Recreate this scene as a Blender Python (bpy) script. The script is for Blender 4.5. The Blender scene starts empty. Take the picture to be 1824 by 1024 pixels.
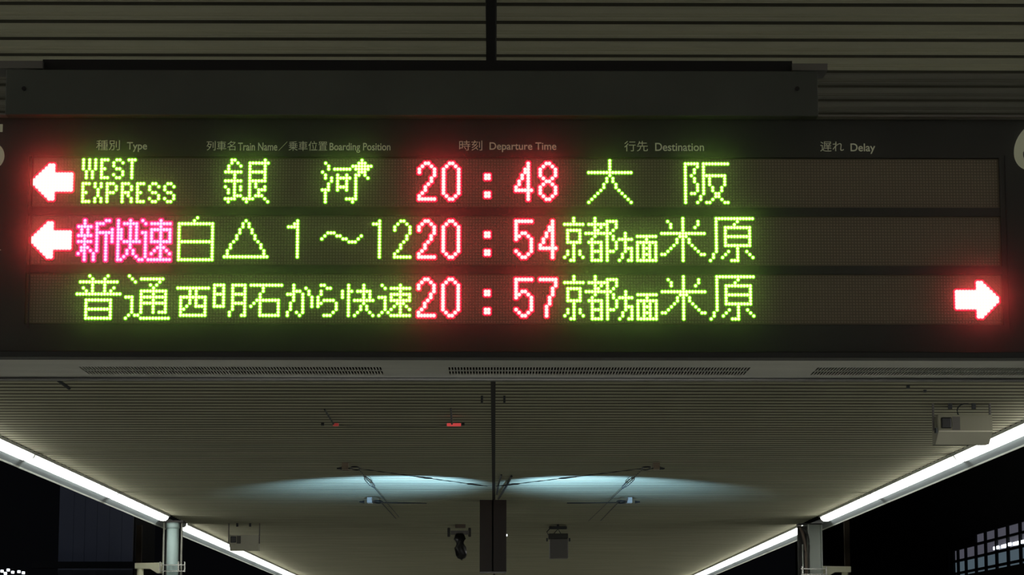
import bpy, bmesh, math, random
from mathutils import Vector, Matrix
random.seed(7)
sc = bpy.context.scene
C = bpy.context.collection

# ------------------------------------------------------------------ camera, world, exposure
F, CX, CY = 4486.0, 912.0, 512.0          # focal length in pixels of the 1824x1024 frame
VX, VY, ZX = 881.0, 1188.0, 11.17         # vanishing point of the platform axis, drift of the zenith point
EYE = Vector((0, 0, 1.6))
_Y = Vector((VX - CX, VY - CY, F)).normalized()
_zy = -(F * F + (VX - CX) * ZX) / (VY - CY)
_Z = Vector((ZX, _zy, F)).normalized()
_X = _Y.cross(-_Z)
if _X.x < 0: _X = -_X
_X.normalize()
# rows: image right, image down, forward, in world coordinates
RT = Vector((_X.x, _Y.x, _Z.x)); DN = Vector((_X.y, _Y.y, _Z.y)); FW = Vector((_X.z, _Y.z, _Z.z))
cam_d = bpy.data.cameras.new('camera'); cam = bpy.data.objects.new('camera', cam_d); C.objects.link(cam)
cam.matrix_world = Matrix(((RT.x, -DN.x, -FW.x, EYE.x), (RT.y, -DN.y, -FW.y, EYE.y), (RT.z, -DN.z, -FW.z, EYE.z), (0, 0, 0, 1)))
cam_d.sensor_width = 36; cam_d.lens = F / 1824 * 36; cam_d.clip_start = 0.1; cam_d.clip_end = 500
sc.camera = cam

def at(px, py, Y):
    """the world point at depth Y along the platform axis that the photograph shows at (px, py)"""
    d = RT * (px - CX) + DN * (py - CY) + FW * F
    return EYE + d * (Y / d.y)

sc.view_settings.view_transform = 'Standard'; sc.view_settings.look = 'None'
sc.view_settings.gamma = 1; sc.view_settings.exposure = 0; sc.view_settings.use_curve_mapping = False
w = bpy.data.worlds.new('night'); sc.world = w; w.use_nodes = True
w.node_tree.nodes['Background'].inputs[0].default_value = (0.9, 0.95, 1.2, 1)
w.node_tree.nodes['Background'].inputs[1].default_value = 0.0016

TUBE = 13.0        # radiance of the platform lamps
def spot(name, loc, to, power, col, size, blend, radius):
    d = bpy.data.lights.new(name, 'SPOT'); d.energy = power; d.color = col
    d.spot_size = math.radians(size); d.spot_blend = blend; d.shadow_soft_size = radius
    o = bpy.data.objects.new(name, d); C.objects.link(o); o.location = loc
    o.rotation_euler = (Vector(to) - Vector(loc)).to_track_quat('-Z', 'Y').to_euler()
    return o
# two cool lamps on a kiosk roof below the frame that wash the far ceiling
for s in (-1, 1):
    spot('kiosk_uplight', (s * 0.62 - 0.02, 27.6, 2.35), (s * 1.12 - 0.02, 28.9, 3.70), 430, (0.36, 0.66, 1.0), 68, 0.7, 0.03)
# added fill behind the camera, lifts the near ceiling and the board face
ad = bpy.data.lights.new('fill_light', 'AREA'); ad.shape = 'RECTANGLE'; ad.size = 4.0; ad.size_y = 1.4; ad.energy = 24; ad.color = (1.0, 0.97, 0.85)
ao = bpy.data.objects.new('fill_light', ad); C.objects.link(ao); ao.location = (0, -5, 1.3)
ao.rotation_euler = Vector((0, 1, 0.35)).to_track_quat('-Z', 'Y').to_euler()

# added spot outside the frame, brightens the building beyond the left lamps
spot('building_fill', (-15.0, 40.0, 11.0), (-9.5, 62, 1.5), 900, (0.75, 0.85, 1.0), 50, 0.8, 0.3)

# ------------------------------------------------------------------ materials
M = {}
def mat(name, col, rough=0.6, metal=0.0, emit=None, es=0.0, noise=None, bump=0.0, spec=0.5):
    m = bpy.data.materials.new(name); m.use_nodes = True; nt = m.node_tree
    b = nt.nodes['Principled BSDF']
    b.inputs['Base Color'].default_value = (*col, 1); b.inputs['Roughness'].default_value = rough
    b.inputs['Metallic'].default_value = metal; b.inputs['Specular IOR Level'].default_value = spec
    if emit:
        b.inputs['Emission Color'].default_value = (*emit, 1); b.inputs['Emission Strength'].default_value = es
    if noise:
        sx, sy, sz, amt = noise
        tc = nt.nodes.new('ShaderNodeTexCoord'); mp = nt.nodes.new('ShaderNodeMapping'); nz = nt.nodes.new('ShaderNodeTexNoise')
        mp.inputs['Scale'].default_value = (sx, sy, sz); nz.inputs['Scale'].default_value = 1; nz.inputs['Detail'].default_value = 4
        rp = nt.nodes.new('ShaderNodeValToRGB')
        rp.color_ramp.elements[0].position = 0.3; rp.color_ramp.elements[1].position = 0.7
        rp.color_ramp.elements[0].color = (*[c * (1 - amt) for c in col], 1)
        rp.color_ramp.elements[1].color = (*[min(1, c * (1 + amt)) for c in col], 1)
        nt.links.new(tc.outputs['Object'], mp.inputs['Vector']); nt.links.new(mp.outputs[0], nz.inputs['Vector'])
        nt.links.new(nz.outputs['Fac'], rp.inputs[0]); nt.links.new(rp.outputs[0], b.inputs['Base Color'])
        if bump:
            bp = nt.nodes.new('ShaderNodeBump'); bp.inputs['Strength'].default_value = bump; bp.inputs['Distance'].default_value = 0.002
            nt.links.new(nz.outputs['Fac'], bp.inputs['Height']); nt.links.new(bp.outputs[0], b.inputs['Normal'])
    M[name] = m; return m

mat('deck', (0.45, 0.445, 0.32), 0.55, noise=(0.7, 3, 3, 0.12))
mat('deck_groove_shade', (0.10, 0.096, 0.070), 0.7)  # groove shade put into a darker copy of the deck colour
mat('deck_shaded', (0.15, 0.145, 0.115), 0.6, noise=(0.9, 6, 3, 0.25))  # deck with the shade behind the board put into its colour
mat('black_gap', (0.006, 0.006, 0.006), 0.8)
mat('face_black', (0.019, 0.020, 0.016), 0.55, noise=(6, 6, 6, 0.15))
mat('board', (0.15, 0.122, 0.082), 0.7)
mat('board_band', (0.014, 0.014, 0.011), 0.7)
mat('led_off', (0.27, 0.22, 0.155), 0.5)
mat('mount', (0.060, 0.066, 0.055), 0.6, noise=(3, 3, 3, 0.2), bump=0.2)
mat('mount_dark', (0.010, 0.009, 0.009), 0.8)
mat('plate_grey', (0.16, 0.15, 0.135), 0.5)
mat('rim', (0.008, 0.008, 0.007), 0.5)
mat('alu', (0.52, 0.52, 0.47), 0.28, 0.85, noise=(2, 14, 2, 0.12))
mat('alu_bright', (0.36, 0.36, 0.38), 0.2, 0.9)
mat('print', (0.92, 0.95, 0.72), 0.6)
mat('lamp', (0.9, 0.9, 0.9), 0.4, emit=(1.0, 0.985, 0.93), es=TUBE)
mat('trough', (0.17, 0.20, 0.205), 0.45, 0.2, noise=(2, 0.6, 2, 0.12))
mat('cap', (0.6, 0.62, 0.6), 0.5)
mat('lip', (0.72, 0.76, 0.68), 0.35, 0.2)
mat('floor', (0.50, 0.50, 0.44), 0.7, noise=(1.5, 1.5, 1.5, 0.15))
mat('ground', (0.03, 0.03, 0.032), 0.9, noise=(0.5, 0.5, 0.5, 0.3))
mat('column', (0.50, 0.66, 0.64), 0.45, noise=(4, 4, 1, 0.08))
mat('column_r', (0.50, 0.56, 0.50), 0.45, noise=(4, 4, 1, 0.08))
mat('steel_dark', (0.05, 0.05, 0.045), 0.6)
mat('pipe', (0.42, 0.42, 0.36), 0.4)
mat('pipe_brown', (0.16, 0.12, 0.09), 0.5)
mat('cream', (0.62, 0.62, 0.44), 0.5, noise=(5, 5, 5, 0.06))
mat('cream_shaded', (0.34, 0.33, 0.24), 0.5)  # speaker front, its weaker light put into a darker cream
mat('cream_lit', (0.80, 0.78, 0.64), 0.5)  # baffle and far speaker, the light on them put into a paler cream
mat('chrome', (0.75, 0.75, 0.7), 0.25, 0.8)
mat('brown', (0.040, 0.026, 0.022), 0.6, noise=(2, 2, 1, 0.12))
mat('rod', (0.03, 0.035, 0.04), 0.5)
mat('bracket', (0.28, 0.22, 0.16), 0.6)
mat('bracket_white', (0.75, 0.8, 0.8), 0.5)
mat('tag_red_glow', (0.6, 0.08, 0.07), 0.4, emit=(1, 0.10, 0.10), es=0.42)  # red light falling on the tag put in as its own glow
mat('tag_red_glow_dim', (0.45, 0.07, 0.05), 0.4, emit=(1, 0.10, 0.10), es=0.13)  # weaker painted glow for the left tag
mat('cam_dark', (0.008, 0.008, 0.009), 0.3)
mat('cam_grey', (0.17, 0.16, 0.155), 0.5)
mat('far_wall', (0.155, 0.165, 0.22), 0.8, noise=(0.5, 0.5, 0.2, 0.15))
mat('far_dark', (0.008, 0.008, 0.009), 0.9)
mat('far_post', (0.085, 0.065, 0.045), 0.8)
mat('mullion', (0.008, 0.010, 0.014), 0.8)
mat('pane_up', (0.1, 0.1, 0.1), 0.4, emit=(0.78, 0.78, 1.0), es=0.085)
mat('pane_low', (0.1, 0.1, 0.1), 0.4, emit=(0.55, 0.78, 0.95), es=0.12)
mat('far_lamp', (0.9, 0.9, 0.9), 0.4, emit=(0.85, 0.92, 1.0), es=3.0)

def led_mat(name, core_c, rim_c, core, rim):
    """a lit diode: bright die in the middle, bloom painted out past its edge (vertex attribute 'die' 1 -> 0)"""
    m = bpy.data.materials.new(name); m.use_nodes = True; nt = m.node_tree; nt.nodes.clear()
    out = nt.nodes.new('ShaderNodeOutputMaterial'); e = nt.nodes.new('ShaderNodeEmission')
    a = nt.nodes.new('ShaderNodeAttribute'); a.attribute_name = 'die'
    mr = nt.nodes.new('ShaderNodeMapRange'); mr.inputs['To Min'].default_value = rim; mr.inputs['To Max'].default_value = core
    cr = nt.nodes.new('ShaderNodeValToRGB'); cr.color_ramp.elements[0].color = (*rim_c, 1); cr.color_ramp.elements[1].color = (*core_c, 1)
    nt.links.new(a.outputs['Fac'], mr.inputs['Value']); nt.links.new(mr.outputs[0], e.inputs['Strength'])
    nt.links.new(a.outputs['Fac'], cr.inputs[0]); nt.links.new(cr.outputs[0], e.inputs['Color']); nt.links.new(e.outputs[0], out.inputs[0])
    M[name] = m
led_mat('led_green', (0.66, 1.0, 0.19), (0.20, 1.0, 0.0), 7.5, 0.05)
led_mat('led_red', (1.0, 0.10, 0.082), (1.0, 0.0, 0.04), 15.0, 0.10)
led_mat('led_crimson', (1.0, 0.088, 0.105), (1.0, 0.0, 0.12), 15.0, 0.14)

def pane_mat():
    m = bpy.data.materials.new('halo_acrylic'); m.use_nodes = True; nt = m.node_tree; nt.nodes.clear()  # acrylic cover, scattering added to spread a glare halo round the text
    out = nt.nodes.new('ShaderNodeOutputMaterial')
    tr = nt.nodes.new('ShaderNodeBsdfTransparent'); tl = nt.nodes.new('ShaderNodeBsdfTranslucent')
    tl.inputs['Color'].default_value = (0.9, 0.9, 0.9, 1)
    mx = nt.nodes.new('ShaderNodeMixShader'); mx.inputs[0].default_value = 0.035
    nz = nt.nodes.new('ShaderNodeTexNoise'); tc = nt.nodes.new('ShaderNodeTexCoord'); nz.inputs['Scale'].default_value = 3
    mr = nt.nodes.new('ShaderNodeMapRange'); mr.inputs['To Min'].default_value = 0.044; mr.inputs['To Max'].default_value = 0.056
    nt.links.new(tc.outputs['Object'], nz.inputs['Vector']); nt.links.new(nz.outputs['Fac'], mr.inputs['Value'])
    nt.links.new(mr.outputs[0], mx.inputs[0])
    nt.links.new(tr.outputs[0], mx.inputs[1]); nt.links.new(tl.outputs[0], mx.inputs[2]); nt.links.new(mx.outputs[0], out.inputs[0])
    M['pane'] = m
pane_mat()

# ------------------------------------------------------------------ helpers
def link(name, me, m, parent=None, smooth=False):
    o = bpy.data.objects.new(name, me); C.objects.link(o)
    if m and not me.materials: me.materials.append(M[m])
    if parent is not None: o.parent = parent
    if smooth:
        for p in me.polygons: p.use_smooth = True
    return o
def tag(o, label=None, cat=None, group=None, kind=None):
    if label: o['label'] = label
    if cat: o['category'] = cat
    if group: o['group'] = group
    if kind: o['kind'] = kind
    return o
def empty(name, loc=(0, 0, 0), parent=None):
    o = bpy.data.objects.new(name, None); C.objects.link(o); o.location = loc; o.empty_display_size = 0.1
    if parent is not None: o.parent = parent
    return o
class MB:
    """collects shapes in world coordinates and links them as one mesh object, its origin at `org`"""
    def __init__(s): s.v = []; s.f = []
    def add(s, vs, fs):
        n = len(s.v); s.v += [Vector(v) for v in vs]; s.f += [tuple(n + i for i in f) for f in fs]; return s
    def box(s, a, b, bev=0.0):
        x0, x1 = sorted((a[0], b[0])); y0, y1 = sorted((a[1], b[1])); z0, z1 = sorted((a[2], b[2]))
        if bev <= 0:
            return s.add([(x0, y0, z0), (x1, y0, z0), (x1, y1, z0), (x0, y1, z0), (x0, y0, z1), (x1, y0, z1), (x1, y1, z1), (x0, y1, z1)],
                         [(0, 3, 2, 1), (4, 5, 6, 7), (0, 1, 5, 4), (1, 2, 6, 5), (2, 3, 7, 6), (3, 0, 4, 7)])
        bm = bmesh.new(); bmesh.ops.create_cube(bm, size=1)
        for v in bm.verts: v.co = Vector(((x0 + x1) / 2 + v.co.x * (x1 - x0), (y0 + y1) / 2 + v.co.y * (y1 - y0), (z0 + z1) / 2 + v.co.z * (z1 - z0)))
        bmesh.ops.bevel(bm, geom=bm.edges[:], offset=bev, segments=2, affect='EDGES', profile=0.5)
        bm.verts.index_update(); s.add([v.co.copy() for v in bm.verts], [[v.index for v in f.verts] for f in bm.faces]); bm.free(); return s
    def prism(s, pts, y0, y1):
        """outline pts in (x, z), extruded along y"""
        n = len(pts)
        s.add([(p[0], y0, p[1]) for p in pts] + [(p[0], y1, p[1]) for p in pts],
              [tuple(range(n)), tuple(range(2 * n - 1, n - 1, -1))] + [(i, i + n, (i + 1) % n + n, (i + 1) % n) for i in range(n)]); return s
    def prism_x(s, pts, x0, x1):
        n = len(pts)
        s.add([(x0, p[0], p[1]) for p in pts] + [(x1, p[0], p[1]) for p in pts],
              [tuple(range(n)), tuple(range(2 * n - 1, n - 1, -1))] + [(i, i + n, (i + 1) % n + n, (i + 1) % n) for i in range(n)]); return s
    def tube(s, pts, r, seg=8, closed=False):
        pts = [Vector(p) for p in pts]; n = len(pts); rings = []
        for i, p in enumerate(pts):
            a = pts[(i - 1) % n] if (closed or i) else p; b = pts[(i + 1) % n] if (closed or i < n - 1) else p
            d = (b - a).normalized(); u = d.cross(Vector((0, 0, 1)))
            if u.length < 0.05: u = d.cross(Vector((0, 1, 0)))
            u.normalize(); v = d.cross(u); rr = r[i] if isinstance(r, (list, tuple)) else r
            rings.append([p + (u * math.cos(2 * math.pi * k / seg) + v * math.sin(2 * math.pi * k / seg)) * rr for k in range(seg)])
        vs = [q for ring in rings for q in ring]; fs = []
        m = n if closed else n - 1
        for i in range(m):
            j = (i + 1) % n
            for k in range(seg): fs.append((i * seg + k, i * seg + (k + 1) % seg, j * seg + (k + 1) % seg, j * seg + k))
        if not closed: fs += [tuple(range(seg))[::-1], tuple(range((n - 1) * seg, n * seg))]
        return s.add(vs, fs)
    def build(s, name, m, parent=None, smooth=False, org=None):
        if org is None: org = parent.location if parent is not None and parent.parent is None else Vector((0, 0, 0))
        if parent is not None and parent.parent is not None: org = parent.parent.location + parent.location
        org = Vector(org)
        me = bpy.data.meshes.new(name); me.from_pydata([tuple(v - org) for v in s.v], [], s.f)
        bm = bmesh.new(); bm.from_mesh(me); bmesh.ops.recalc_face_normals(bm, faces=bm.faces[:]); bm.to_mesh(me); bm.free(); me.update()
        o = link(name, me, m, parent, smooth)
        if parent is None: o.location = org
        return o

# ------------------------------------------------------------------ the platform, the ground
o = MB().box((-5.6, -14, -0.4), (5.6, 95, 0)).build('floor', 'floor'); tag(o, kind='structure')
o = MB().box((-60, -20, -1.5), (60, 160, -1.2)).build('ground', 'ground'); tag(o, kind='structure')

# ------------------------------------------------------------------ ceiling of ribbed metal deck
ZC = 3.70; PITCH = 0.228; Y0 = 8.722 - 8 * PITCH; HALF = 4.527; GX0, GX1 = -0.032, 0.004
def pan_profile(near):
    p = PITCH
    low = [(0.0, 0.055), (0.056, 0.055), (0.060, 0.030), (0.092, -0.003), (0.098, -0.006)]
    if near: low = [(0.0, 0.055), (0.036, 0.055), (0.040, 0.012), (0.047, -0.003), (0.062, -0.006)]
    for b in (0.130, 0.160): low += [(b - 0.005, -0.0055), (b, -0.0095), (b + 0.005, -0.005)]
    low += [(p - 0.014, -0.001), (p - 0.008, -0.004), (p, -0.004), (p, 0.055)]
    return low
PP = pan_profile(False); PN = pan_profile(True)
def pan_mesh(n, x0, x1):
    mb = MB()
    for k in range(n):
        pr = [(k * PITCH + a, b) for a, b in (PN if n == 1 else PP)]
        vs = []
        for (y, z) in pr: vs += [(x0, y, z), (x1, y, z)]
        y9 = (k + 1) * PITCH; y8 = k * PITCH
        m_ = len(pr); vs += [(x0, y9, 0.06), (x1, y9, 0.06), (x0, y8, 0.06), (x1, y8, 0.06)]
        fs = [(2 * i, 2 * i + 1, 2 * i + 3, 2 * i + 2) for i in range(m_ + 1)] + [(2 * m_ + 2, 2 * m_ + 3, 1, 0)]
        mb.add(vs, fs)
    return mb
ceiling = MB().box((-HALF, -13.5, ZC + 0.062), (HALF, 80, ZC + 0.10)).build('ceiling', 'black_gap'); tag(ceiling, kind='structure')
def bay(side, y, n, m, mj='deck_groove_shade'):
    x0, x1 = (-HALF, GX0) if side < 0 else (GX1, HALF)
    key = (side, n, m)
    if key not in bay.cache:
        me = bpy.data.meshes.new('deck'); mb = pan_mesh(n, x0, x1)
        me.from_pydata([tuple(v) for v in mb.v], [], mb.f); me.materials.append(M[m]); me.materials.append(M[mj])
        nf = len(PP) + 2
        for p_ in me.polygons:
            if p_.index % nf in (0, 1, 2, len(PP) - 2, len(PP) + 1): p_.material_index = 1
        bm = bmesh.new(); bm.from_mesh(me); bmesh.ops.recalc_face_normals(bm, faces=bm.faces[:]); bm.to_mesh(me); bm.free(); bay.cache[key] = me
    o = bpy.data.objects.new('deck_panel', bay.cache[key]); C.objects.link(o); o.parent = ceiling; o.location = (0, y, ZC); return o
bay.cache = {}
for s in (-1, 1):
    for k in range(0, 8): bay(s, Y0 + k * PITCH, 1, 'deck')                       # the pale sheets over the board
    for k in range(8, 32): bay(s, Y0 + k * PITCH, 1, 'deck_shaded')                  # sheets behind it, the shade there put into their colour
    o = bay(s, Y0 + 32 * PITCH, 280, 'deck'); o.name = 'far_deck'; tag(o, kind='stuff')
    o = bay(s, Y0 - 90 * PITCH, 90, 'deck'); o.name = 'near_deck'; tag(o, kind='stuff')
o = MB().box((GX0, -13, ZC - 0.004), (GX1, 31.9, ZC + 0.05)).build('trim_1', 'black_gap'); tag(o, kind='structure')

# ------------------------------------------------------------------ eaves: gutter troughs and the rows of lamps
def eave(s, n):
    g = empty('eave_gutter', (s * 4.70, 12, 3.55)); 
    tag(g, 'long grey gutter under the %s row of platform lamps' % ('left' if s < 0 else 'right'), 'gutter')
    X = lambda a: s * a
    MB().prism([(X(4.66), 3.66), (X(4.665), 3.622), (X(4.725), 3.566), (X(4.732), 3.572), (X(4.68), 3.63), (X(4.70), 3.70), (X(4.66), 3.70)], -13, 80).build('trough', 'trough', g)
    MB().prism([(X(4.722), 3.568), (X(4.734), 3.556), (X(4.750), 3.560), (X(4.750), 3.70), (X(4.740), 3.70), (X(4.738), 3.575)], -13, 80).build('lip', 'lip', g)
for n, s in enumerate((-1, 1)): eave(s, n)
spans = [(-12.4, -6.9), (-6.8, -1.3), (-1.2, 3.5), (3.6, 8.2), (8.3, 13.6), (13.7, 19.2), (19.3, 24.85), (24.95, 30.4), (30.5, 35.2), (37.3, 43.7), (43.8, 49.3), (49.4, 54.9), (55.0, 60.5), (60.6, 66.1), (66.2, 72)]
ords = ['first', 'second', 'third', 'fourth', 'fifth', 'sixth']
for s in (-1, 1):
    side = 'left' if s < 0 else 'right'
    for i, (a, b) in enumerate(spans):
        r = empty('strip_lamp', (s * 4.6, a, 3.70))
        if i in (6, 7, 8): lab = 'white strip lamp before the %s column, %s' % (side, ['largest in view', 'middle one of three', 'the one ending at the column'][i - 6])
        elif i > 8: lab = '%s white strip lamp beyond the %s column' % (ords[i - 9], side)
        else: lab = '%s white strip lamp on the %s eave counted from the near end, out of frame' % (ords[i], side)
        tag(r, lab, 'lamp', 'strip lamps along the %s eave' % side)
        X = lambda q: s * q
        prof = [(X(4.535), 3.695), (X(4.537), 3.655), (X(4.550), 3.632), (X(4.575), 3.612), (X(4.61), 3.607), (X(4.648), 3.613), (X(4.658), 3.630), (X(4.655), 3.695)]
        MB().prism(prof, a + 0.07, b - 0.07).build('diffuser', 'lamp', r)
        MB().box((X(4.529), a - 0.05, 3.664), (X(4.533), b + 0.05, 3.694)).build('light_shield', 'cap', r)  # added flange that keeps grazing lamp light off the ceiling
        cx_, cz_ = X(4.60), 3.67
        sm = [(cx_ + (p[0] - cx_) * 0.72, cz_ + (p[1] - cz_) * 0.7 + 0.008) for p in prof]
        MB().prism(sm, a, a + 0.07).build('end_socket', 'cap', r)
        MB().prism(sm, b - 0.07, b).build('end_socket', 'cap', r)

# ------------------------------------------------------------------ the departure board
YB = 6.5
K = YB / 6.0
PL = 0.00733693696 * K; XL0 = -1.12330603 * K; ZL0 = 1.6 + 1.21631868 * K
ROW0 = (0.0, 19.4034, 38.8350)
YF = YB - 0.046                      # front of the acrylic cover
DEPTH = 0.42
def fz(py, Y=YF): return at(912, py, Y).z
def fx(px, py=430, Y=YF): return at(px, py, Y).x
xl, xr = fx(-95), fx(1922)
ztop, zbot = fz(205), fz(637)
board = empty('departure_board', ((xl + xr) / 2, YB + DEPTH / 2, zbot))
tag(board, 'long black electronic departure board with three rows of glowing text', 'sign')
# casing: shell with an open front and open bottom edge
T = 0.012
cs = MB()
cs.box((xl, YB + 0.012, ztop - T), (xr, YB + DEPTH, ztop)).box((xl, YB + 0.012, zbot), (xl + T, YB + DEPTH, ztop - T)).box((xr - T, YB + 0.012, zbot), (xr, YB + DEPTH, ztop - T))
cs.box((xl + T, YB + DEPTH - T, zbot), (xr - T, YB + DEPTH, ztop - T))
cs.build('casing', 'rim', board)
# face plate behind the cover, with an opening for each row of diodes
za, zb_ = ZL0 + PL * 1.0, ZL0 - (ROW0[2] + 16.0) * PL
xa, xb = XL0 - 0.9 * PL, XL0 + 320 * PL - 0.1 * PL
fp = MB()
yf0, yf1 = YB - 0.004, YB + 0.012
fp.box((xl, yf0, za), (xr, yf1, ztop)).box((xl, yf0, zbot + 0.016), (xr, yf1, zb_)).box((xl, yf0, zb_), (xa, yf1, za)).box((xb, yf0, zb_), (xr, yf1, za))
for L in (0, 1):
    z1 = ZL0 - (ROW0[L] + 15.8) * PL; z0 = ZL0 - (ROW0[L + 1] - 0.8) * PL
    fp.box((xa, yf0 + 0.002, z0), (xb, yf1, z1))
fp.build('face_plate', 'face_black', board)
MB().box((xl, YF - 0.006, zbot), (xr, YB + 0.012, zbot + 0.016), 0.002).build('bottom_rim', 'rim', board)
MB().box((xl, YF + 0.004, ztop - 0.001), (xr, YB + 0.03, ztop + 0.004), 0.001).build('top_rim', 'plate_grey', board)
MB().box((xl + 0.001, YF, zbot + 0.016), (xr - 0.001, YF + 0.003, ztop - 0.001)).build('cover_pane', 'pane', board)
for px in (49, 1801):
    xx = fx(px); MB().box((xx - 0.002, YB - 0.0065, zb_ - 0.01), (xx + 0.002, YB - 0.004, za + 0.006)).build('module_joint', 'rim', board)

# --- diode pictures: 'row:cols' absolute columns 0..319
def shift(g, d): return {r: [(a + d, b + d) for a, b in rs] for r, rs in g.items()}
def G(txt):
    g = {}
    for part in txt.split(';'):
        part = part.strip()
        if not part: continue
        rr, cc = part.split(':'); runs = []
        for c in cc.split(','):
            c = c.strip()
            if '-' in c: a, b = c.split('-'); runs.append((int(a), int(b)))
            else: runs.append((int(c), int(c)))
        if '-' in rr: ra, rb = map(int, rr.split('-'))
        else: ra = rb = int(rr)
        for r in range(ra, rb + 1): g.setdefault(r, []).extend(runs)
    return g
ARL = G('2:6-7;3:5-7;4:4-7;5:3-13;6:2-13;7-8:1-13;9:2-13;10:3-13;11:4-7;12:5-7;13:6-7')
ARR = G('2:312-313;3:312-314;4:312-315;5:305-316;6:305-317;7-8:305-318;9:305-317;10:305-316;11:312-315;12:312-314;13:312-313')
TWO = G('1:2-3;2:1,4;3-4:0,5;5:5;6-7:4;8:3;9-10:2;11:1;12:0;13:0-5')
ZERO = G('1:2-3;2:1,4;3-11:0,5;12:1,4;13:2-3')
COL = G('5-6:0-1;11-12:0-1')
FOUR = G('1-2:4;3-4:3-4;5-6:2,4;7-8:1,4;9:0,4;10:0-5;11-13:4')
EIGHT = G('1:2-3;2:1,4;3-5:0,5;6:1,4;7:2-3;8:1,4;9-11:0,5;12:1,4;13:2-3')
FIVE = G('1:0-5;2-4:0;5:0,2-3;6:0-1,4;7:0,5;8-10:5;11:0,5;12:1,4;13:2-3')
SEVEN = G('1:0-5;2-3:5;4-6:4;7-9:3;10-13:2')
KYO = G('0-1:179;2:176-182;4:177-181;5-7:177,181;8:177-181;9-10:179;11-12:177,179,181;13:176,179,182;14:178-179')
TO = G('0:186;1:186,190-193;2:184-190,193;3:186,188,190,193;4:186-187,190,192;5:183-191;6:186,190,192;7:185,190,192;8:184-188,190,193;9-10:185,188,190,193;11:185-188,190-192;12-13:185,188,190;14:185-188,190')
HO = G('5-6:196;7:194-198;8-9:196;10:196-198;11:196,198;12-13:195,198;14:194,197-198')
MEN = G('6:200-206;7:203;8:200-206;9:200,202,204,206;10:200,202-204,206;11:200,202,204,206;12:200,202-204,206;13:200,202,204,206;14:200-206')
MAI = G('0:215;1:210,215,220;2:211,215,220;3:211,215,219;4:215;5:208-222;6:214-216;7-8:213,215,217;9:212,215,218;10:211,215,219;11:210,215,220;12:208-209,215,221-222;13-14:215')
HARA = G('0:226-238;1:226,233;2:226,232;3:226,229-237;4-5:226,229,237;6:226,229-237;7-8:226,229,237;9:226,229-237;10:226,233;11:226,230,233,236;12:225,229,233,237;13:225,228,233,238;14:224,231-233')
DEST = [('green characters reading Kyoto, first of the pair', KYO), ('green characters reading Kyoto, second of the pair', TO), ('small green character, left of the small pair after Kyoto', HO), ('small green character, right of the small pair after Kyoto', MEN), ('large green character shaped like a star of strokes', MAI), ('large green character at the end of the destination', HARA)]
def time_(d1, d2, n1, n2):
    return [('red digit 2', shift(TWO, 128), 'r'), ('red digit 0', shift(ZERO, 136), 'r'), ('red upper square of the colon', shift(G('5-6:0-1'), 150), 'r'), ('red lower square of the colon', shift(G('11-12:0-1'), 150), 'r'), ('red digit ' + n1, shift(d1, 160), 'r'), ('red digit ' + n2, shift(d2, 168), 'r')]
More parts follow.
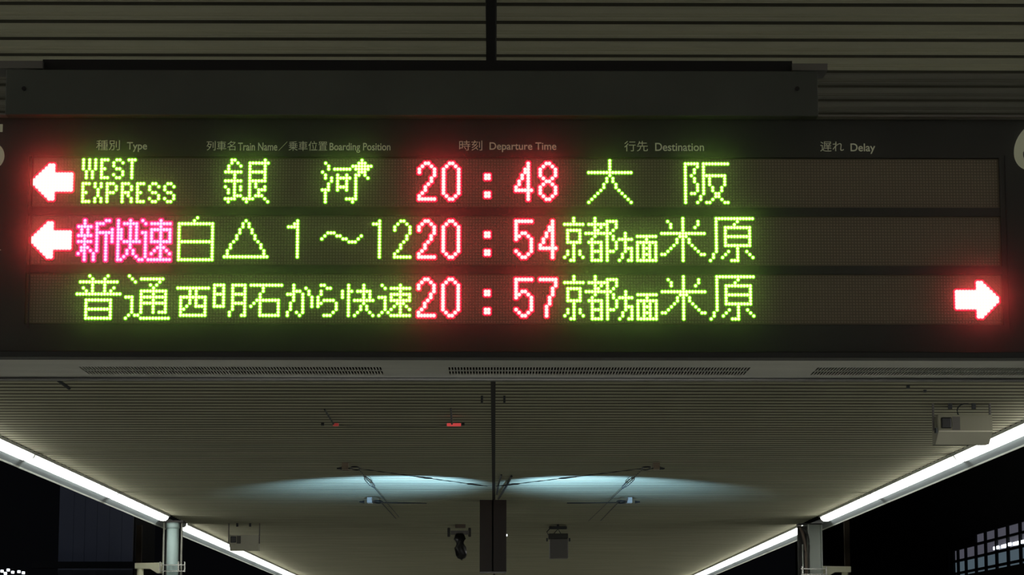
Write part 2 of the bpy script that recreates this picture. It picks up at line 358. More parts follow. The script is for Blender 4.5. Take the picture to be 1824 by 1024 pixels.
LINES = [
 [('red arrow pointing left', ARL, 'R'),
  ('green letter W', G('0-3:17,19,21;4-6:18,20'), 'g'), ('green letter E of West', G('0:23-25;1-2:23;3:23-24;4-5:23;6:23-25'), 'g'),
  ('green letter S of West', G('0:28-29;1:27,30;2:27;3:28-29;4:30;5:27,30;6:28-29'), 'g'), ('green letter T', G('0:32-34;1-6:33'), 'g'),
  ('green first letter E of Express', G('8:17-19;9-10:17;11:17-18;12-13:17;14:17-19'), 'g'), ('green letter X', G('8-9:21,23;10-12:22;13-14:21,23'), 'g'),
  ('green letter P', G('8:25-27;9-10:25,28;11:25-27;12-14:25'), 'g'), ('green letter R', G('8:30-32;9-10:30,33;11:30-32;12:30,32;13-14:30,33'), 'g'),
  ('green second letter E of Express', G('8:35-37;9-10:35;11:35-36;12-13:35;14:35-37'), 'g'), ('green first S at the end of Express', G('8:40-41;9:39,42;10:39;11:40-41;12:42;13:39,42;14:40-41'), 'g'),
  ('green last S of Express', G('8:45-46;9:44,47;10:44;11:45-46;12:47;13:44,47;14:45-46'), 'g'),
  ('green first character of the train name', G('0:66-67,77;1:66,68,72-78;2:65,69,72,77;3:65,72,77;4:64-69,72-77;5-6:67,72,77;7:64-69,72-77;8:67,72,74;9:64,67,69,72,74,77;10:65,67,69,72,75-77;11:65,67,72,75;12:67-69,72,74-76;13:64-67,70-73,77;14:65,71,78'), 'g'),
  ('green second character of the train name with a small star on its shoulder', G('0:109;1:97,108-110;2:98,106-112;3:98,100-105,107-111;4:96,108-110;5:97,101,104,107-108,110;6:97,99,101-105,107,111;7:99,101,104,107;8:98,101,104,107;9:98,101-104,107;10:96-98,101,104,107;11-12:97,107;13:97,104-107;14:97,106'), 'g')]
  + time_(FOUR, EIGHT, '4', '8') +
 [('green first character of Osaka', G('0-3:191;4:184-198;5:191;6-7:190,192;8-9:189,193;10:188,194;11:187,195;12:186,196;13:185,197;14:184,198'), 'g'),
  ('green second character of Osaka', G('1:216-220,222-230;2:216,220,222;3-4:216,219,222;5:216,218,222-229;6-7:216,219,222,224,229;8:216,220,222,224,229;9-10:216,220,222,225,228;11:216,218-219,222,226-227;12:216,221,226-227;13:216,221,225,228;14:216,220,223-224,229-230'), 'g')],
 [('red arrow pointing left', ARL, 'R'),
  ('pink red first character of the train type', G('1:18,25-26;2:18,22-24;3:16-20,22;4:17,19,22,27;5:17,19,22-27;6:16-20,22,25,27;7:18,22,25,27;8:16-20,22,25,27;9:18,22,25;10:17-19,22,25;11:17-18,20,22,25;12:16,18,21,25;13-14:18,21,25'), 'p'),
  ('pink red second character of the train type', G('1:29,33;2:29,31-35;3:29,33,35;4-7:29-30,33,35;8:29,31-36;9-10:29,33;11-12:29,32,34;13:29,31,35;14:29-30,36'), 'p'),
  ('pink red third character of the train type', G('1:37,43;2:38,40-46;3:43;4:40-46;5:37-38,40,43,46;6-7:38,40,43,46;8:38,40-46;9:38,43;10:38,42-44;11:38,41,43,45;12:38,40,43,46;13:38,43;14:37,39-46'), 'p'),
  ('green character for white, like a box with a bar', G('0:55;1:54;2:49-60;3-7:49,60;8:49-60;9-13:49,60;14:49-60'), 'g'),
  ('green triangle outline', G('1:71;2-3:70,72;4-5:69,73;6-7:68,74;8:67,75;9-10:66,76;11-12:65,77;13:64-78'), 'g'),
  ('green wide digit 1 after the triangle', G('1:88;2:87-88;3:85-88;4-13:88'), 'g'),
  ('green wave dash', G('5:98-100;6:97,101-102,109;7:96,103-104,108;8:105-107'), 'g'),
  ('green digit 1 of 12', G('1:115;2:113-115;3-13:115'), 'g'), ('green digit 2 of 12', shift(TWO, 120), 'g')]
  + time_(FIVE, FOUR, '5', '4') + [(n, g, 'g') for n, g in DEST],
 [('green first character of Local', G('0:20,26;1:21,25;2:17-29;3:21,25;4:18,21,25,28;5:19,21,25,27;6:16-30;8:19-27;9-10:19,27;11:19-27;12-13:19,27;14:19-27'), 'g'),
  ('green second character of Local', G('0:33;1:34,37-44;2:35,43;3:40,42;4:41;5:37-45;6:37,41,45;7:32-34,37-45;8:34,37,41,45;9:34,37-45;10-11:34,37,41,45;12:34,37,41,43-45;13:33,35-36;14:32,37-46'), 'g'),
  ('small green character for west', G('4:49-59;5-6:53,55;7:50-58;8-9:50,53,55,58;10:50,52,55-58;11:50-51,58;12:50,58;13:50-58'), 'g'),
  ('small green character of two ladders', G('3:61-64,67-71;4-5:61,64,67,71;6:61-64,67-71;7-8:61,64,67,71;9:61,64,67-71;10:61-64,67,71;11:67,71;12:66,71;13:66,70-71'), 'g'),
  ('small green character for stone', G('3:73-83;4-5:77;6-7:76;8:75-82;9:74,76,82;10:73,76,82;11-12:76,82;13:76-82'), 'g'),
  ('small green first kana', G('3:87;4:87,91;5:87-89,92;6:85-87,90,92;7-8:87,90,93;9-10:86,90,93;11:86,90;12:85,88,90;13:85,89'), 'g'),
  ('small green second kana', G('3:96-97;4:98-99;5-6:96;7:95;8:95,97-100;9:95-96,101;10:95,101;11:101;12:100;13:97-99'), 'g'),
  ('small green first character of Rapid', G('3-4:105,110;5:103,105-106,108-112;6-7:103,105,110,112;8:105,107-113;9:105,110;10-11:105,109,111;12:105,108,112;13:105,107,113'), 'g'),
  ('small green second character of Rapid', G('3:116,122;4:117,119-125;5:122;6:119-125;7:115-117,119,122,125;8:117,119-125;9:117,121-123;10:117,120,122,124;11:117,119,122,125;12:116,118,122;13:115,119-125'), 'g')]
  + time_(FIVE, SEVEN, '5', '7') + [(n, g, 'g') for n, g in DEST] + [('red arrow pointing right', ARR, 'R')],
]
YD = YB + 0.004                      # base plane of the diodes
def dots_mesh(cells, L, rg, seg, h):
    v = []; f = []; a = []
    for (r, c) in cells:
        x = XL0 + c * PL; z = ZL0 - (ROW0[L] + r) * PL; n = len(v)
        v.append((x, YD - h, z)); a.append(1.0)
        for (rad, val), dy in zip(rg, (h * 0.8, h * 0.3, 0.0)):
            for k in range(seg):
                t = 2 * math.pi * k / seg; v.append((x + rad * PL * math.cos(t), YD - dy, z + rad * PL * math.sin(t))); a.append(val)
        for k in range(seg):
            k2 = (k + 1) % seg; f.append((n, n + 1 + k2, n + 1 + k))
            for q_ in (0, seg): f.append((n + 1 + q_ + k, n + 1 + q_ + k2, n + 1 + q_ + seg + k2, n + 1 + q_ + seg + k))
    return v, f, a
for L, glyphs in enumerate(LINES):
    org = Vector(((xa + xb) / 2, YD, ZL0 - (ROW0[L] + 7.5) * PL))
    z1 = ZL0 - (ROW0[L] - 0.75) * PL; z0 = ZL0 - (ROW0[L] + 15.75) * PL
    dr = MB().box((xa, YD + 0.0005, z0), (xb, YD + 0.006, z1)).build('display_row', 'board', board)
    dr['label'] = ['top row of the display', 'middle row of the display', 'bottom row of the display'][L]
    lit = set()
    for lab, g, kind in glyphs:
        cells = sorted({(r, c) for r, rs in g.items() for a_, b_ in rs for c in range(a_, b_ + 1)})
        lit |= set(cells)
        rg = {'g': ((0.36, 0.75), (0.58, 0.08), (0.95, 0)), 'r': ((0.55, 0.80), (0.74, 0.16), (1.35, 0)), 'p': ((0.42, 0.75), (0.66, 0.20), (1.25, 0)), 'R': ((0.70, 0.86), (0.90, 0.18), (1.45, 0))}[kind]  # outer rings paint the bloom past each diode
        v, f, a = dots_mesh(cells, L, rg, 10, 0.0030)
        me = bpy.data.meshes.new('lit_symbol'); bo = board.location
        me.from_pydata([tuple(Vector(q) - bo) for q in v], [], f)
        at_ = me.attributes.new('die', 'FLOAT', 'POINT'); at_.data.foreach_set('value', a)
        s_ = link('lit_symbol', me, {'g': 'led_green', 'p': 'led_crimson'}.get(kind, 'led_red'), dr); s_['label'] = lab
    cells = [(r, c) for r in range(16) for c in range(320) if (r, c) not in lit]
    v = []; f = []
    for (r, c) in cells:
        x = XL0 + c * PL - board.location.x; z = ZL0 - (ROW0[L] + r) * PL - board.location.z; n = len(v); y = YD - board.location.y
        v.append((x, y - 0.0012, z))
        for k in range(6):
            t = 2 * math.pi * k / 6; v.append((x + 0.34 * PL * math.cos(t), y, z + 0.34 * PL * math.sin(t)))
        f += [(n, n + 1 + (k + 1) % 6, n + 1 + k) for k in range(6)]
    me = bpy.data.meshes.new('unlit_diodes'); me.from_pydata(v, [], f)
    u = link('unlit_diodes', me, 'led_off', dr); u['kind'] = 'stuff'

# --- printed lettering on the face plate
def lettering(body, x0, x1, y0, y1, name, lab, mtl='print', bold=0.0, parent=board):
    cu = bpy.data.curves.new('t', 'FONT'); cu.body = body; cu.size = 1.0; cu.extrude = 0.0; cu.offset = bold; cu.resolution_u = 8
    t = bpy.data.objects.new('t', cu); C.objects.link(t); bpy.context.view_layer.update()
    me = bpy.data.meshes.new_from_object(t.evaluated_get(bpy.context.evaluated_depsgraph_get()))
    bpy.data.objects.remove(t)
    xs = [v.co.x for v in me.vertices]; ys = [v.co.y for v in me.vertices]
    if not xs: return None
    Y = YB - 0.0046
    A = at((x0 + x1) / 2, (y0 + y1) / 2, Y); wx = at(x1, (y0 + y1) / 2, Y).x - at(x0, (y0 + y1) / 2, Y).x
    hz = at((x0 + x1) / 2, y0, Y).z - at((x0 + x1) / 2, y1, Y).z
    mx, my = (min(xs) + max(xs)) / 2, (min(ys) + max(ys)) / 2
    sx, sy = wx / (max(xs) - min(xs)), hz / (max(ys) - min(ys)); bo = parent.location
    for v in me.vertices:
        v.co = Vector((A.x + (v.co.x - mx) * sx, Y, A.z + (v.co.y - my) * sy)) - bo
    me.materials.clear(); me.name = name
    o = link(name, me, mtl, parent); o['label'] = lab; return o
for body, x0, x1, y0, y1 in (('種別', 171.5, 213.5, 249.5, 267.5), ('Type', 226, 262, 253, 270.5), ('列車名', 368, 419.5, 251, 268), ('Train Name', 424, 494, 254, 268.3), ('／', 496, 512, 252, 268.5),
        ('乗車位置', 514, 583, 251.3, 268.5), ('Boarding Position', 587, 695.5, 254.5, 272), ('時刻', 818, 859, 250, 268), ('Departure Time', 872, 991, 253.5, 271), ('行先', 1112, 1154, 251, 269.5),
        ('Destination', 1167, 1254, 254.5, 269), ('遅れ', 1461, 1503, 252, 270), ('Delay', 1515, 1559, 255.5, 274)):
    lettering(body, x0, x1, y0, y1, 'heading', 'pale printed heading ' + body, bold=0.012 if body.isascii() else 0.0)
lettering('5', -50, 8.5, 221, 305, 'platform_number', 'large pale digit 5 cut by the left edge', bold=0.016)
lettering('6', 1805.5, 1863, 216, 304, 'platform_number', 'large pale digit 6 cut by the right edge', bold=0.016)
q = [at(-14, 438, YB - 0.0046), at(2.0, 445, YB - 0.0046), at(-14, 452, YB - 0.0046)]
o = MB().add(q, [(0, 2, 1)]).build('printed_mark', 'print', board)

# --- underside with ventilation slots
ya, yb2 = YB + 0.012, YB + DEPTH
ys0 = YB + 0.165; ys1 = YB + 0.335
und = MB()
vents = []
for px in (144, 797, 1450):
    vents.append((fx(px, 657, 6.72), fx(px + 536, 657, 6.72)))
und.box((xl, ya, zbot), (xr, ys0, zbot + 0.003)).box((xl, ys1, zbot), (xr, yb2, zbot + 0.003))
e = xl
for a, b in vents:
    und.box((e, ys0, zbot), (a, ys1, zbot + 0.003)); e = b
und.box((e, ys0, zbot), (xr, ys1, zbot + 0.003))
und.build('underside', 'alu', board)
for a, b in vents:
    n = 100; mb = MB(); st = (b - a) / n
    for k in range(n): mb.box((a + k * st, ys0, zbot), (a + k * st + st * 0.42, ys1, zbot + 0.002))
    for t in (0.5,):
        yy = ys0 + (ys1 - ys0) * t; mb.box((a, yy - 0.008, zbot), (b, yy + 0.008, zbot + 0.002))
    mb.build('vent_grille', 'alu', board)
MB().box((xl + T, ya, zbot + 0.02), (xr - T, yb2 - T, zbot + 0.024)).build('vent_backing', 'black_gap', board)
MB().box((xl, yb2, zbot - 0.007), (xr, yb2 + 0.012, zbot + 0.02), 0.002).build('rear_rim', 'alu_bright', board)
# --- mounting box above the board
YM = YF - 0.004
bx0, bx1 = fx(10, 165, YM), fx(1457, 165, YM)
zt, zbm = fz(125.5, YM), fz(205.5, YM)
MB().box((bx0, YM, zbm), (bx1, YB + 0.36, zt), 0.002).build('mounting_box', 'mount', board)
for px in (43, 1420):
    p = at(px, 158, YM); MB().tube([(p.x, YM - 0.004, p.z), (p.x, YM + 0.004, p.z)], 0.006, 8).build('bolt', 'mount_dark', board)
MB().box((fx(76, 116, 6.62), 6.62, zt), (fx(1411, 116, 6.62), 6.80, at(900, 107.5, 6.62).z)).build('upper_channel', 'mount_dark', board)
MB().box((fx(-80, 116, 6.60), 6.60, at(900, 123, 6.60).z), (fx(76, 116, 6.60), 6.70, at(900, 110, 6.60).z)).build('side_arm', 'plate_grey', board)
MB().box((fx(1411, 116, 6.60), 6.60, at(900, 124, 6.60).z), (fx(1474, 116, 6.60), 6.70, at(900, 112, 6.60).z)).build('side_arm', 'plate_grey', board)
p = at(874, 100, 6.75)
MB().box((p.x - 0.0125, 6.72, zt), (p.x + 0.0125, 6.745, ZC)).build('hanger_pole', 'black_gap', board)
MB().box((fx(-78, 116, 6.60), 6.62, at(900, 118, 6.60).z), (fx(-66, 116, 6.60), 6.68, ZC)).build('hanger_pole', 'black_gap', board)

# ------------------------------------------------------------------ columns under the eaves
def column_left():
    Y = 35.45; p = at(307, 960, Y); r = empty('steel_column', (p.x, Y, 0)); X = p.x
    tag(r, 'pale blue steel column under the left lamps with two thin pipes', 'column')
    k = Y / F
    MB().tube([(X + 1 * k, Y, 0), (X + 1 * k, Y, 3.56)], 10.5 * k, 20).build('post', 'column', r, True)
    MB().box((X - 13 * k, Y + 0.09, 0), (X + 15 * k, Y + 0.13, 3.62)).build('back_plate', 'steel_dark', r)
    MB().tube([(X + 1 * k, Y, 3.52), (X + 1 * k, Y, 3.60)], 12 * k, 20).build('collar', 'column', r, True)
    MB().box((X - 16 * k, Y - 0.10, 3.60), (X + 20 * k, Y + 0.14, 3.628)).build('cap_plate', 'steel_dark', r)
    for dx in (-15, 17): MB().tube([(X + dx * k, Y - 0.02, 0), (X + dx * k, Y - 0.02, 3.60)], 1.6 * k, 8).build('pipe', 'pipe', r, True)
    for py in (1006, 1017):
        z = at(307, py, Y - 0.12).z
        MB().box((X - 19 * k, Y - 0.13, z - 0.006), (X + 24 * k, Y - 0.10, z + 0.006)).build('clamp', 'chrome', r)
    for dx in (-18.5, 14, 25): MB().box((X + (dx - 1) * k, Y - 0.15, at(307, 1019, Y).z), (X + (dx + 1) * k, Y - 0.13, at(307, 1001, Y).z)).build('clamp_bolt', 'chrome', r)
    mb = MB(); zz = lambda py: at(270, py, Y).z; xx = lambda px: at(px, 1010, Y).x
    mb.prism([(xx(241), zz(1003)), (xx(289), zz(1002)), (xx(289), zz(1021)), (xx(281), zz(1021)), (xx(268), zz(1013)), (xx(241), zz(1013))], Y - 0.05, Y + 0.05)
    mb.build('bracket_arm', 'cream', r)
    MB().tube([(xx(250), Y, 0), (xx(250), Y, zz(1012))], 6 * k, 12).build('side_pole', 'cream', r, True)
def column_right():
    Y = 36.1; p = at(1448, 960, Y); r = empty('steel_column', (p.x, Y, 0)); X = p.x; k = Y / F
    tag(r, 'grey green steel column under the right lamps with a curved cable pipe', 'column')
    MB().box((X - 7 * k, Y - 0.02, 0), (X + 13 * k, Y + 0.0, 3.62)).build('web', 'column_r', r)
    MB().box((X + 13 * k, Y - 0.09, 0), (X + 15.5 * k, Y + 0.09, 3.62)).build('flange', 'column_r', r)
    MB().box((X - 10 * k, Y - 0.09, 0), (X - 7.5 * k, Y + 0.09, 3.62)).build('flange', 'column_r', r)
    MB().box((X - 26 * k, Y + 0.05, 0), (X - 10 * k, Y + 0.12, 3.60)).build('back_plate', 'steel_dark', r)
    MB().box((X - 27 * k, Y - 0.10, 3.615), (X + 17 * k, Y + 0.14, 3.63)).build('cap_plate', 'steel_dark', r)
    q = lambda px, py: at(px, py, Y - 0.10)
    def smooth(pts):
        out = []
        for i in range(len(pts) - 1):
            p0 = pts[max(0, i - 1)]; p1 = pts[i]; p2 = pts[i + 1]; p3 = pts[min(len(pts) - 1, i + 2)]
            for t in (0, .25, .5, .75):
                out.append(0.5 * ((2 * p1) + (p2 - p0) * t + (2 * p0 - 5 * p1 + 4 * p2 - p3) * t * t + (3 * p1 - p0 - 3 * p2 + p3) * t ** 3))
        return out + [pts[-1]]
    pb = q(1436, 1010); MB().tube(smooth([q(1425, 938), q(1431, 955), q(1435, 978), pb]) + [Vector((pb.x, pb.y, 0))], 2.6 * k, 8).build('cable_pipe', 'pipe_brown', r, True)
    pb = q(1441, 990); MB().tube(smooth([q(1428, 937), q(1437, 948), q(1441, 965), pb]) + [Vector((pb.x, pb.y, 0))], 1.4 * k, 8).build('cable_pipe', 'steel_dark', r, True)
    pb = q(1430, 1000); MB().tube([Vector((pb.x, pb.y, at(1430, 970, Y).z)), Vector((pb.x, pb.y, 0))], 1.2 * k, 8).build('cable_pipe', 'lip', r, True)
    for py in (1013, 1023):
        z = at(1448, py, Y - 0.12).z
        MB().box((X - 24 * k, Y - 0.15, z - 0.006), (X + 22 * k, Y - 0.12, z + 0.006)).build('clamp', 'chrome', r)
    for dx in (-22, 20): MB().box((X + (dx - 1.2) * k, Y - 0.17, at(1448, 1026, Y).z), (X + (dx + 1.2) * k, Y - 0.15, at(1448, 1009, Y).z)).build('clamp_bolt', 'chrome', r)
    zz = lambda py: at(1490, py, Y).z; xx = lambda px: at(px, 1012, Y).x
    MB().prism([(xx(1464), zz(1008)), (xx(1515), zz(1009)), (xx(1515), zz(1019)), (xx(1487), zz(1019)), (xx(1478), zz(1024)), (xx(1464), zz(1024))], Y - 0.05, Y + 0.05).build('bracket_arm', 'cream', r)
    MB().tube([(xx(1505), Y, 0), (xx(1505), Y, zz(1017))], 6 * k, 12).build('side_pole', 'cream', r, True)
column_left(); column_right()

# ------------------------------------------------------------------ brown box at the middle of the ceiling
Y = 31.9
r = empty('centre_box', (at(878, 950, Y).x, Y, ZC)); tag(r, 'tall narrow brown box hanging at the middle of the ceiling', 'box')
z0, z1 = at(878, 1018, Y).z, ZC
MB().box((at(854.5, 950, Y).x, Y, z0), (at(876.3, 950, Y).x, Y + 0.3, z1)).build('side_panel', 'brown', r)
MB().box((at(879, 950, Y).x, Y, z0), (at(902, 950, Y).x, Y + 0.3, z1)).build('side_panel', 'brown', r)
MB().box((at(876.3, 950, Y).x, Y + 0.04, z0), (at(879, 950, Y).x, Y + 0.29, z1)).build('centre_seam', 'black_gap', r)
p = at(903, 953, Y); MB().box((p.x - 0.006, Y + 0.01, p.z - 0.012), (p.x + 0.006, Y + 0.03, p.z + 0.012)).build('pilot_light', 'far_lamp', r)
MB().box((at(855, 950, Y).x, Y + 0.01, z0 - 0.014), (at(901.5, 950, Y).x, Y + 0.28, z0)).build('bottom_strip', 'alu_bright', r)

# ------------------------------------------------------------------ bracing rods and their hooks
def ring(mb, c, rx, ry, r):
    mb.tube([(c.x + rx * math.cos(t * math.pi / 8), c.y + ry * math.sin(t * math.pi / 8), c.z) for t in range(16)], r, 6, True)
def yz(px, py, z): # point on the horizontal plane at height z
    d = RT * (px - CX) + DN * (py - CY) + FW * F
    return EYE + d * ((z - EYE.z) / d.z)
ZR = 3.63
def brace(s, hx, hy, plate, rods, lab, name_m, rr=0.006):
    c = yz(hx, hy, ZR); r = empty('bracing_hook', c); tag(r, lab, 'hook', 'bracing hooks under the ceiling')
    k = c.y / F
    MB().box((c.x + s * (13 if plate else 10) * k, c.y - 0.03, c.z - 0.01), (c.x + s * (24 if plate else 19) * k, c.y + 0.16, ZC - 0.012)).build('anchor_plate', name_m, r)
    MB().tube([(c.x + s * 24 * k, c.y, c.z), (c.x + s * 33 * k, c.y, c.z)], [0.018, 0.007], 8).build('bolt', 'rod', r)
    mb = MB(); ring(mb, c, 8 * k, 0.20, rr * 1.3); mb.build('ring', 'rod', r, True)
    MB().tube([(c.x + s * 8 * k, c.y, c.z), (c.x + s * 14 * k, c.y, c.z)], rr, 6).build('shank', 'rod', r)
    for (ax, ay, bx, by, tb) in rods:
        a = yz(ax, ay, ZR); b = yz(bx, by, ZR)
        mb = MB().tube([a, b], rr * 0.75, 6)
        if tb:
            for t0, t1 in tb:
                p0 = a.lerp(b, t0); p1 = a.lerp(b, t1); u = (p1 - p0).normalized(); n = Vector((-u.y, u.x, 0)) * 0.03
                for q in (n, -n): mb.tube([p0, p0.lerp(p1, .25) + q, p0.lerp(p1, .75) + q, p1], rr * 0.8, 6)
        mb.build('brace_rod', 'rod', r)
brace(-1, 633, 834, True, [(640, 837, 711, 921, [(0.10, 0.32)]), (642, 835, 868, 866, [(0.42, 0.55), (0.82, 0.95)])], 'dark ring hook with two turnbuckle rods on the left, below the board', 'bracket')
brace(1, 1151, 834, True, [(1143, 837, 1048, 928, [(0.10, 0.30)]), (1141, 835, 884, 866, [(0.42, 0.55), (0.82, 0.95)])], 'dark ring hook with two turnbuckle rods on the right, below the board', 'bracket')
brace(-1, 673, 894, False, [(680, 895, 760, 896.5, None), (680, 896, 705, 923, None)], 'small far ring hook with a white anchor plate on the left', 'bracket_white', 0.009)
brace(1, 1107, 894, False, [(1100, 895, 1010, 896, None), (1100, 896, 1070, 927, None)], 'small far ring hook with a white anchor plate on the right', 'bracket_white', 0.009)
# hanging cables by the centre line
a = yz(884, 866, ZR); r = empty('loose_cable', yz(884, 892, 3.6)); tag(r, 'two short dark cables curling beside the centre line of the ceiling', 'cable')
MB().tube([yz(893, 846, 3.675), yz(888, 862, 3.66), yz(885, 880, 3.65)], 0.010, 6).build('strand', 'rod', r)
MB().tube([yz(911, 848, 3.67), yz(903, 864, 3.66), yz(893, 880, 3.65), yz(888, 888, 3.66)], 0.014, 6).build('strand', 'rod', r)

# small clips on either side of the centre line
for px, sd in ((858.5, 'left'), (898.5, 'right')):
    p = yz(px, 706, 3.69); r = MB().box((p.x - 0.009, p.y - 0.02, 3.64), (p.x + 0.009, p.y + 0.03, 3.70), 0.002).build('ceiling_clip', 'rod', org=p)
    tag(r, 'tiny dark clip on the ceiling just %s of the centre line' % sd, 'clip')
# rod stubs with tags, the red light on them put in as glow
def tagrod(a, b, t0, t1, mtl, lab, ball):
    z = 3.62; p0 = yz(*a, 3.69); p1 = yz(*b, z); r = empty('tagged_rod', p1); tag(r, lab, 'rod')
    MB().tube([p0, p1], 0.008, 6).build('rod', 'rod', r)
    q0 = yz(*t0, z); q1 = yz(*t1, z); MB().box((q0.x, q0.y, z - 0.012), (q1.x, q0.y + 0.04, z + 0.012), 0.003).build('tag', mtl, r)
    q = yz(*ball, z); MB().tube([q + Vector((-0.015, 0, 0)), q + Vector((0.012, 0, 0))], 0.013, 8).build('end_knob', 'rod', r)
    return r
tagrod((578, 729), (594, 755), (593, 756), (603, 756), 'tag_red_glow_dim', 'thin dark rod with a dim red-lit tag, left on the ceiling below the board', (575, 755.5))
tagrod((803, 727), (805, 755), (796, 756), (821, 756), 'tag_red_glow', 'thin dark rod with a bright red-lit tag near the centre of the ceiling', (825, 755.5))
r = MB().tube([yz(598, 757, 3.66), yz(628, 759, 3.66), yz(775, 760, 3.66), yz(800, 757, 3.66)], 0.0018, 6).build('thin_wire', 'rod', org=yz(700, 758, 3.66)); tag(r, 'thin wire strung across the ceiling between the two red tagged rods', 'wire')
r = MB().tube([yz(103, 677, 3.69), yz(124, 692, 3.64)], 0.012, 6).build('ceiling_bar', 'rod', org=yz(110, 684, 3.69)); tag(r, 'short dark slanted bar on the ceiling at the far left', 'bar')
for px, py in ((1618, 688), (1648, 695)):
    p = yz(px, py, 3.69); r = MB().box((p.x - 0.012, p.y, 3.675), (p.x + 0.012, p.y + 0.03, 3.70), 0.002).build('ceiling_clip', 'rod', org=p)
    tag(r, 'tiny dark clip on the ceiling left of the large speaker box' if px < 1630 else 'tiny dark clip nearest to the large speaker box', 'clip')

# ------------------------------------------------------------------ speaker boxes
def speaker(Y, pxl, pxr, ft, fb, lb, lab, detail, face='cream_shaded'):
    z = lambda py: at(900, py, Y).z; X0 = at(pxl, fb, Y).x; X1 = at(pxr, fb, Y).x; w_ = X1 - X0
    r = empty('speaker_box', ((X0 + X1) / 2, Y, ZC)); tag(r, lab, 'speaker', 'speaker boxes under the ceiling')
    zt_, zm, zl = z(ft), z(fb), z(lb) + 0.028
    MB().prism_x([(Y, zt_), (Y + 0.30, zt_), (Y + 0.30, zl - 0.004), (Y + 0.16, zl - 0.004), (Y + 0.002, zm - 0.003), (Y, zm)], X0, X1).build('cabinet', face, r)
    MB().add([(X0, Y - 0.004, zm), (X1, Y - 0.004, zm), (X1, Y + 0.16, zl), (X0, Y + 0.16, zl), (X0, Y - 0.004, zm - 0.01), (X1, Y - 0.004, zm - 0.01), (X1, Y + 0.16, zl - 0.01), (X0, Y + 0.16, zl - 0.01)],
             [(0, 1, 2, 3), (4, 7, 6, 5), (0, 4, 5, 1), (1, 5, 6, 2), (2, 6, 7, 3), (3, 7, 4, 0)]).build('baffle', 'cream_lit', r)
    xq = X0 + w_ * 0.05; MB().box((xq, Y - 0.008, zm + (zt_ - zm) * 0.14), (xq + w_ * 0.19, Y, zm + (zt_ - zm) * 0.84), 0.008).build('lens_window', 'cam_dark', r)
    MB().box((X0 + w_ * 0.26, Y - 0.004, zm + 0.005), (X0 + w_ * 0.40, Y, zt_ - 0.015)).build('side_cover', 'plate_grey', r)
    for t in (-0.06, 1.0):
        MB().box((X0 + w_ * t, Y + 0.1, zm + 0.01), (X0 + w_ * t + 0.012, Y + 0.14, ZC)).build('hanger', 'cam_grey', r)
    for t in (0.22, 0.66): MB().box((X0 + w_ * t, Y + 0.06, ZC - 0.055), (X0 + w_ * t + 0.03, Y + 0.09, ZC)).build('foot', 'rod', r)
    if detail:
        c = []
        for t in range(13):
            an = math.pi * (0.42 + t / 12 * 1.1); c.append((X0 + w_ * 0.56 + 0.075 * math.cos(an), Y + 0.08, ZC - 0.06 + 0.06 * math.sin(an) - 0.01))
        MB().tube(c, 0.006, 6).build('cable', 'rod', r)
        MB().tube([(X0 - w_ * 0.05, Y, zm - 0.02), (X0 - w_ * 0.05, Y, zm + 0.02)], 0.014, 8).build('hinge_knob', 'rod', r)
speaker(20.0, 1672, 1768, 738, 766, 792, 'large cream speaker box with a black square lens, hung in front of the right lamps', True)
speaker(37.2, 408, 460, 953, 969, 983, 'small distant cream speaker box hung in front of the left lamps', False, 'cream_lit')

# ------------------------------------------------------------------ surveillance cameras near the brown box
Y = 37.5; c = at(820, 950, Y); k = Y / F
r = empty('dome_camera', (c.x, Y, ZC)); tag(r, 'black drooping surveillance camera on a bracket, left of the brown box', 'camera')
z = lambda py: at(820, py, Y).z
MB().box((c.x - 9 * k, Y, z(940)), (c.x + 9 * k, Y + 0.08, ZC)).build('mast', 'pipe_brown', r)
MB().box((c.x - 17 * k, Y - 0.03, z(952)), (c.x + 15 * k, Y + 0.1, z(945))).build('cross_arm', 'cam_grey', r)
for dx in (-23, 14): MB().box((c.x + dx * k, Y - 0.03, z(956)), (c.x + (dx + 5) * k, Y + 0.06, z(940)), 0.01).build('side_bracket', 'steel_dark', r)
MB().tube([(c.x - 1 * k, Y, z(950)), (c.x - 1 * k, Y, z(960)), (c.x, Y, z(975)), (c.x + 2 * k, Y - 0.02, z(988)), (c.x + 2.5 * k, Y - 0.03, z(994)), (c.x + 2.5 * k, Y - 0.03, z(998))], [0.06, 0.09, 0.09, 0.085, 0.06, 0.02], 14).build('lens_body', 'cam_dark', r, True)
c = at(994, 965, Y); r = empty('camera_housing', (c.x, Y, ZC)); tag(r, 'grey boxy camera housing hung from a dark bar, right of the brown box', 'camera')
MB().box((c.x - 16 * k, Y, z(942)), (c.x + 16 * k, Y + 0.1, z(937)), 0.01).build('top_bar', 'rod', r)
MB().box((c.x - 2 * k, Y + 0.03, z(938)), (c.x + 2 * k, Y + 0.06, ZC)).build('mast', 'rod', r)
MB().box((c.x - 17 * k, Y - 0.02, z(959)), (c.x + 18 * k, Y + 0.3, z(950)), 0.01).build('lid', 'steel_dark', r)
MB().box((c.x - 15 * k, Y, z(994)), (c.x + 18 * k, Y + 0.3, z(959)), 0.015).build('housing', 'cam_grey', r)
MB().tube([(c.x - 15 * k, Y, z(942)), (c.x - 20 * k, Y, z(947)), (c.x - 17 * k, Y, z(953))], 0.008, 6).build('cable', 'rod', r)
MB().tube([(c.x - 10 * k, Y, z(953)), (c.x + 0 * k, Y, z(942)), (c.x + 6 * k, Y, z(952))], 0.008, 6).build('cable', 'rod', r)
for dx in (-21, 19): MB().box((c.x + dx * k, Y - 0.01, z(964)), (c.x + (dx + 3) * k, Y + 0.05, z(958)), 0.005).build('side_knob', 'rod', r)

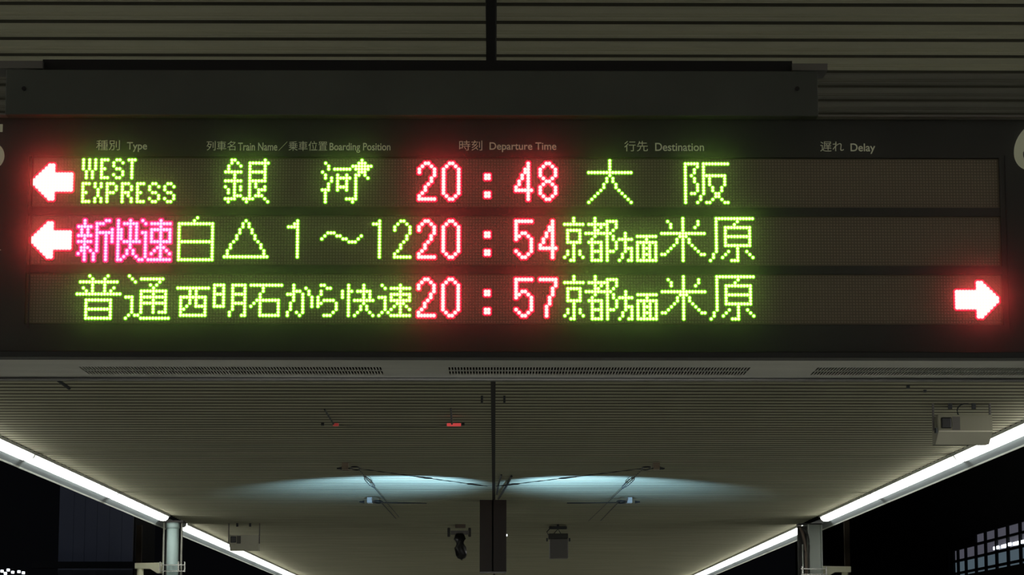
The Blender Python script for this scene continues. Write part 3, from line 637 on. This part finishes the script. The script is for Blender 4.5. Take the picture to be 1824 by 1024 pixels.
# ------------------------------------------------------------------ what stands beyond the platform, left
Y = 62
r = empty('distant_building', (at(172, 950, Y).x, Y, -1.2)); tag(r, 'dark blue grey slab of a building in the night beyond the left lamps', 'building')
xs_ = [106, 132, 152, 174, 196, 218, 238]
for i in range(6):
    MB().box((at(xs_[i] + 0.2, 900, Y).x, Y, -1.2), (at(xs_[i + 1] - 0.2, 900, Y).x, Y + 4, at(150, 850, Y).z)).build('wall_panel', 'far_wall', r)
MB().box((at(104, 900, Y).x, Y + 0.15, -1.2), (at(240, 900, Y).x, Y + 3.8, at(150, 848, Y).z)).build('core', 'far_dark', r)
MB().box((at(60, 900, Y - 1).x, Y - 1, at(100, 1014, Y).z), (at(245, 900, Y - 1).x, Y - 0.5, at(100, 1003, Y).z)).build('ledge', 'far_dark', r)
for i, (px, sd) in enumerate(((247.5, 'left'), (1509, 'right'))):
    Y = 44; p = at(px, 960, Y); r = MB().box((p.x - 0.045, Y, -1.2), (p.x + 0.045, Y + 0.1, at(px, 935 if i == 0 else 925, Y).z)).build('far_post', 'far_post', org=(p.x, Y, -1.2))
    tag(r, 'dim brown post behind the bracket arm of the %s column' % sd, 'post')
for i, (px, py) in enumerate(((3, 1017), (14, 1015), (22, 1019), (33, 1018), (41, 1020), (9, 1021))):
    p = at(px, py, 60); r = MB().box((p.x - 0.03, 60, p.z - 0.03), (p.x + 0.03, 60.1, p.z + 0.03), 0.01).build('far_light', 'far_lamp', org=p)
    tag(r, 'tiny white light in the bottom left corner, ' + ['leftmost of all', 'third from the left and topmost', 'fourth from the left', 'second from the right', 'rightmost and low', 'second from the left'][i], 'light', 'tiny lights at the bottom left')
r = MB().box((at(-20, 1024, 60).x, 60.05, -1.2), (at(50, 1024, 60).x, 60.2, at(10, 1023, 60).z)).build('far_fence', 'far_dark', org=(at(10, 1024, 60).x, 60.1, -1.2)); tag(r, 'dark low fence carrying the tiny lights in the bottom left corner', 'fence')

# ------------------------------------------------------------------ glazed station wall, right
XW = 14.0; r = empty('glazed_wall', (XW, 66, -1.2)); tag(r, 'distant glazed station wall with a dark grid of lit panes, far right', 'building')
def wy(px): # depth at which the wall plane x = XW shows at px
    d = RT * (px - CX) + DN * (975 - CY) + FW * F
    return XW / d.x * d.y
def wz(px, py): return at(px, py, wy(px)).z
cols_ = [1700, 1707.9, 1721.8, 1740.0, 1757.5, 1776.9, 1797.5, 1819.9, 1843, 1868]
ys_ = [wy(c) for c in cols_]
hs = [wz(1819.9, q) for q in (928.5, 949.5, 973.5, 998.5, 1026, 1050)]
for i in range(len(ys_) - 1):
    ya_, yb_ = ys_[i + 1], ys_[i]
    for j in range(5):
        if i < 3 and j == 0: continue
        MB().box((XW, ya_ + 0.11, hs[j + 1] + 0.035), (XW + 0.03, yb_ - 0.11, hs[j] - 0.035)).build('pane', 'pane_up' if j < 2 else 'pane_low', r)
for y_ in ys_: MB().box((XW - 0.06, y_ - 0.09, -1.2), (XW + 0.06, y_ + 0.09, hs[0] + 0.1)).build('mullion', 'mullion', r)
for h in hs[:-1]: MB().box((XW - 0.07, ys_[-1], h - 0.035), (XW + 0.07, ys_[0], h + 0.035)).build('transom', 'mullion', r)
MB().box((XW - 0.1, ys_[-1] - 3, hs[0]), (XW + 3, ys_[0] + 40, hs[0] + 2.6)).build('roof_band', 'far_dark', r)
MB().box((XW - 0.2, ys_[0], -1.2), (XW + 3, ys_[0] + 40, hs[0])).build('end_wall', 'far_dark', r)
for (pa, pb, py) in ((1772, 1781, 974.5), (1786.5, 1797, 971), (1799, 1803, 968.8), (1807.5, 1819, 966), (1822, 1836, 962)):
    MB().box((XW - 0.05, wy(pb), wz(pb, py) - 0.045), (XW - 0.02, wy(pa), wz(pb, py) + 0.045), 0.01).build('lit_tube', 'far_lamp', r)
p = wz(1750, 1018); r2 = MB().box((XW - 2.2, 56, -1.2), (XW - 2.0, 110, at(1750, 1014, 60).z)).build('dark_parapet', 'far_dark', org=(XW - 2.1, 66, -1.2)); tag(r2, 'black parapet hiding the foot of the glazed wall', 'parapet')
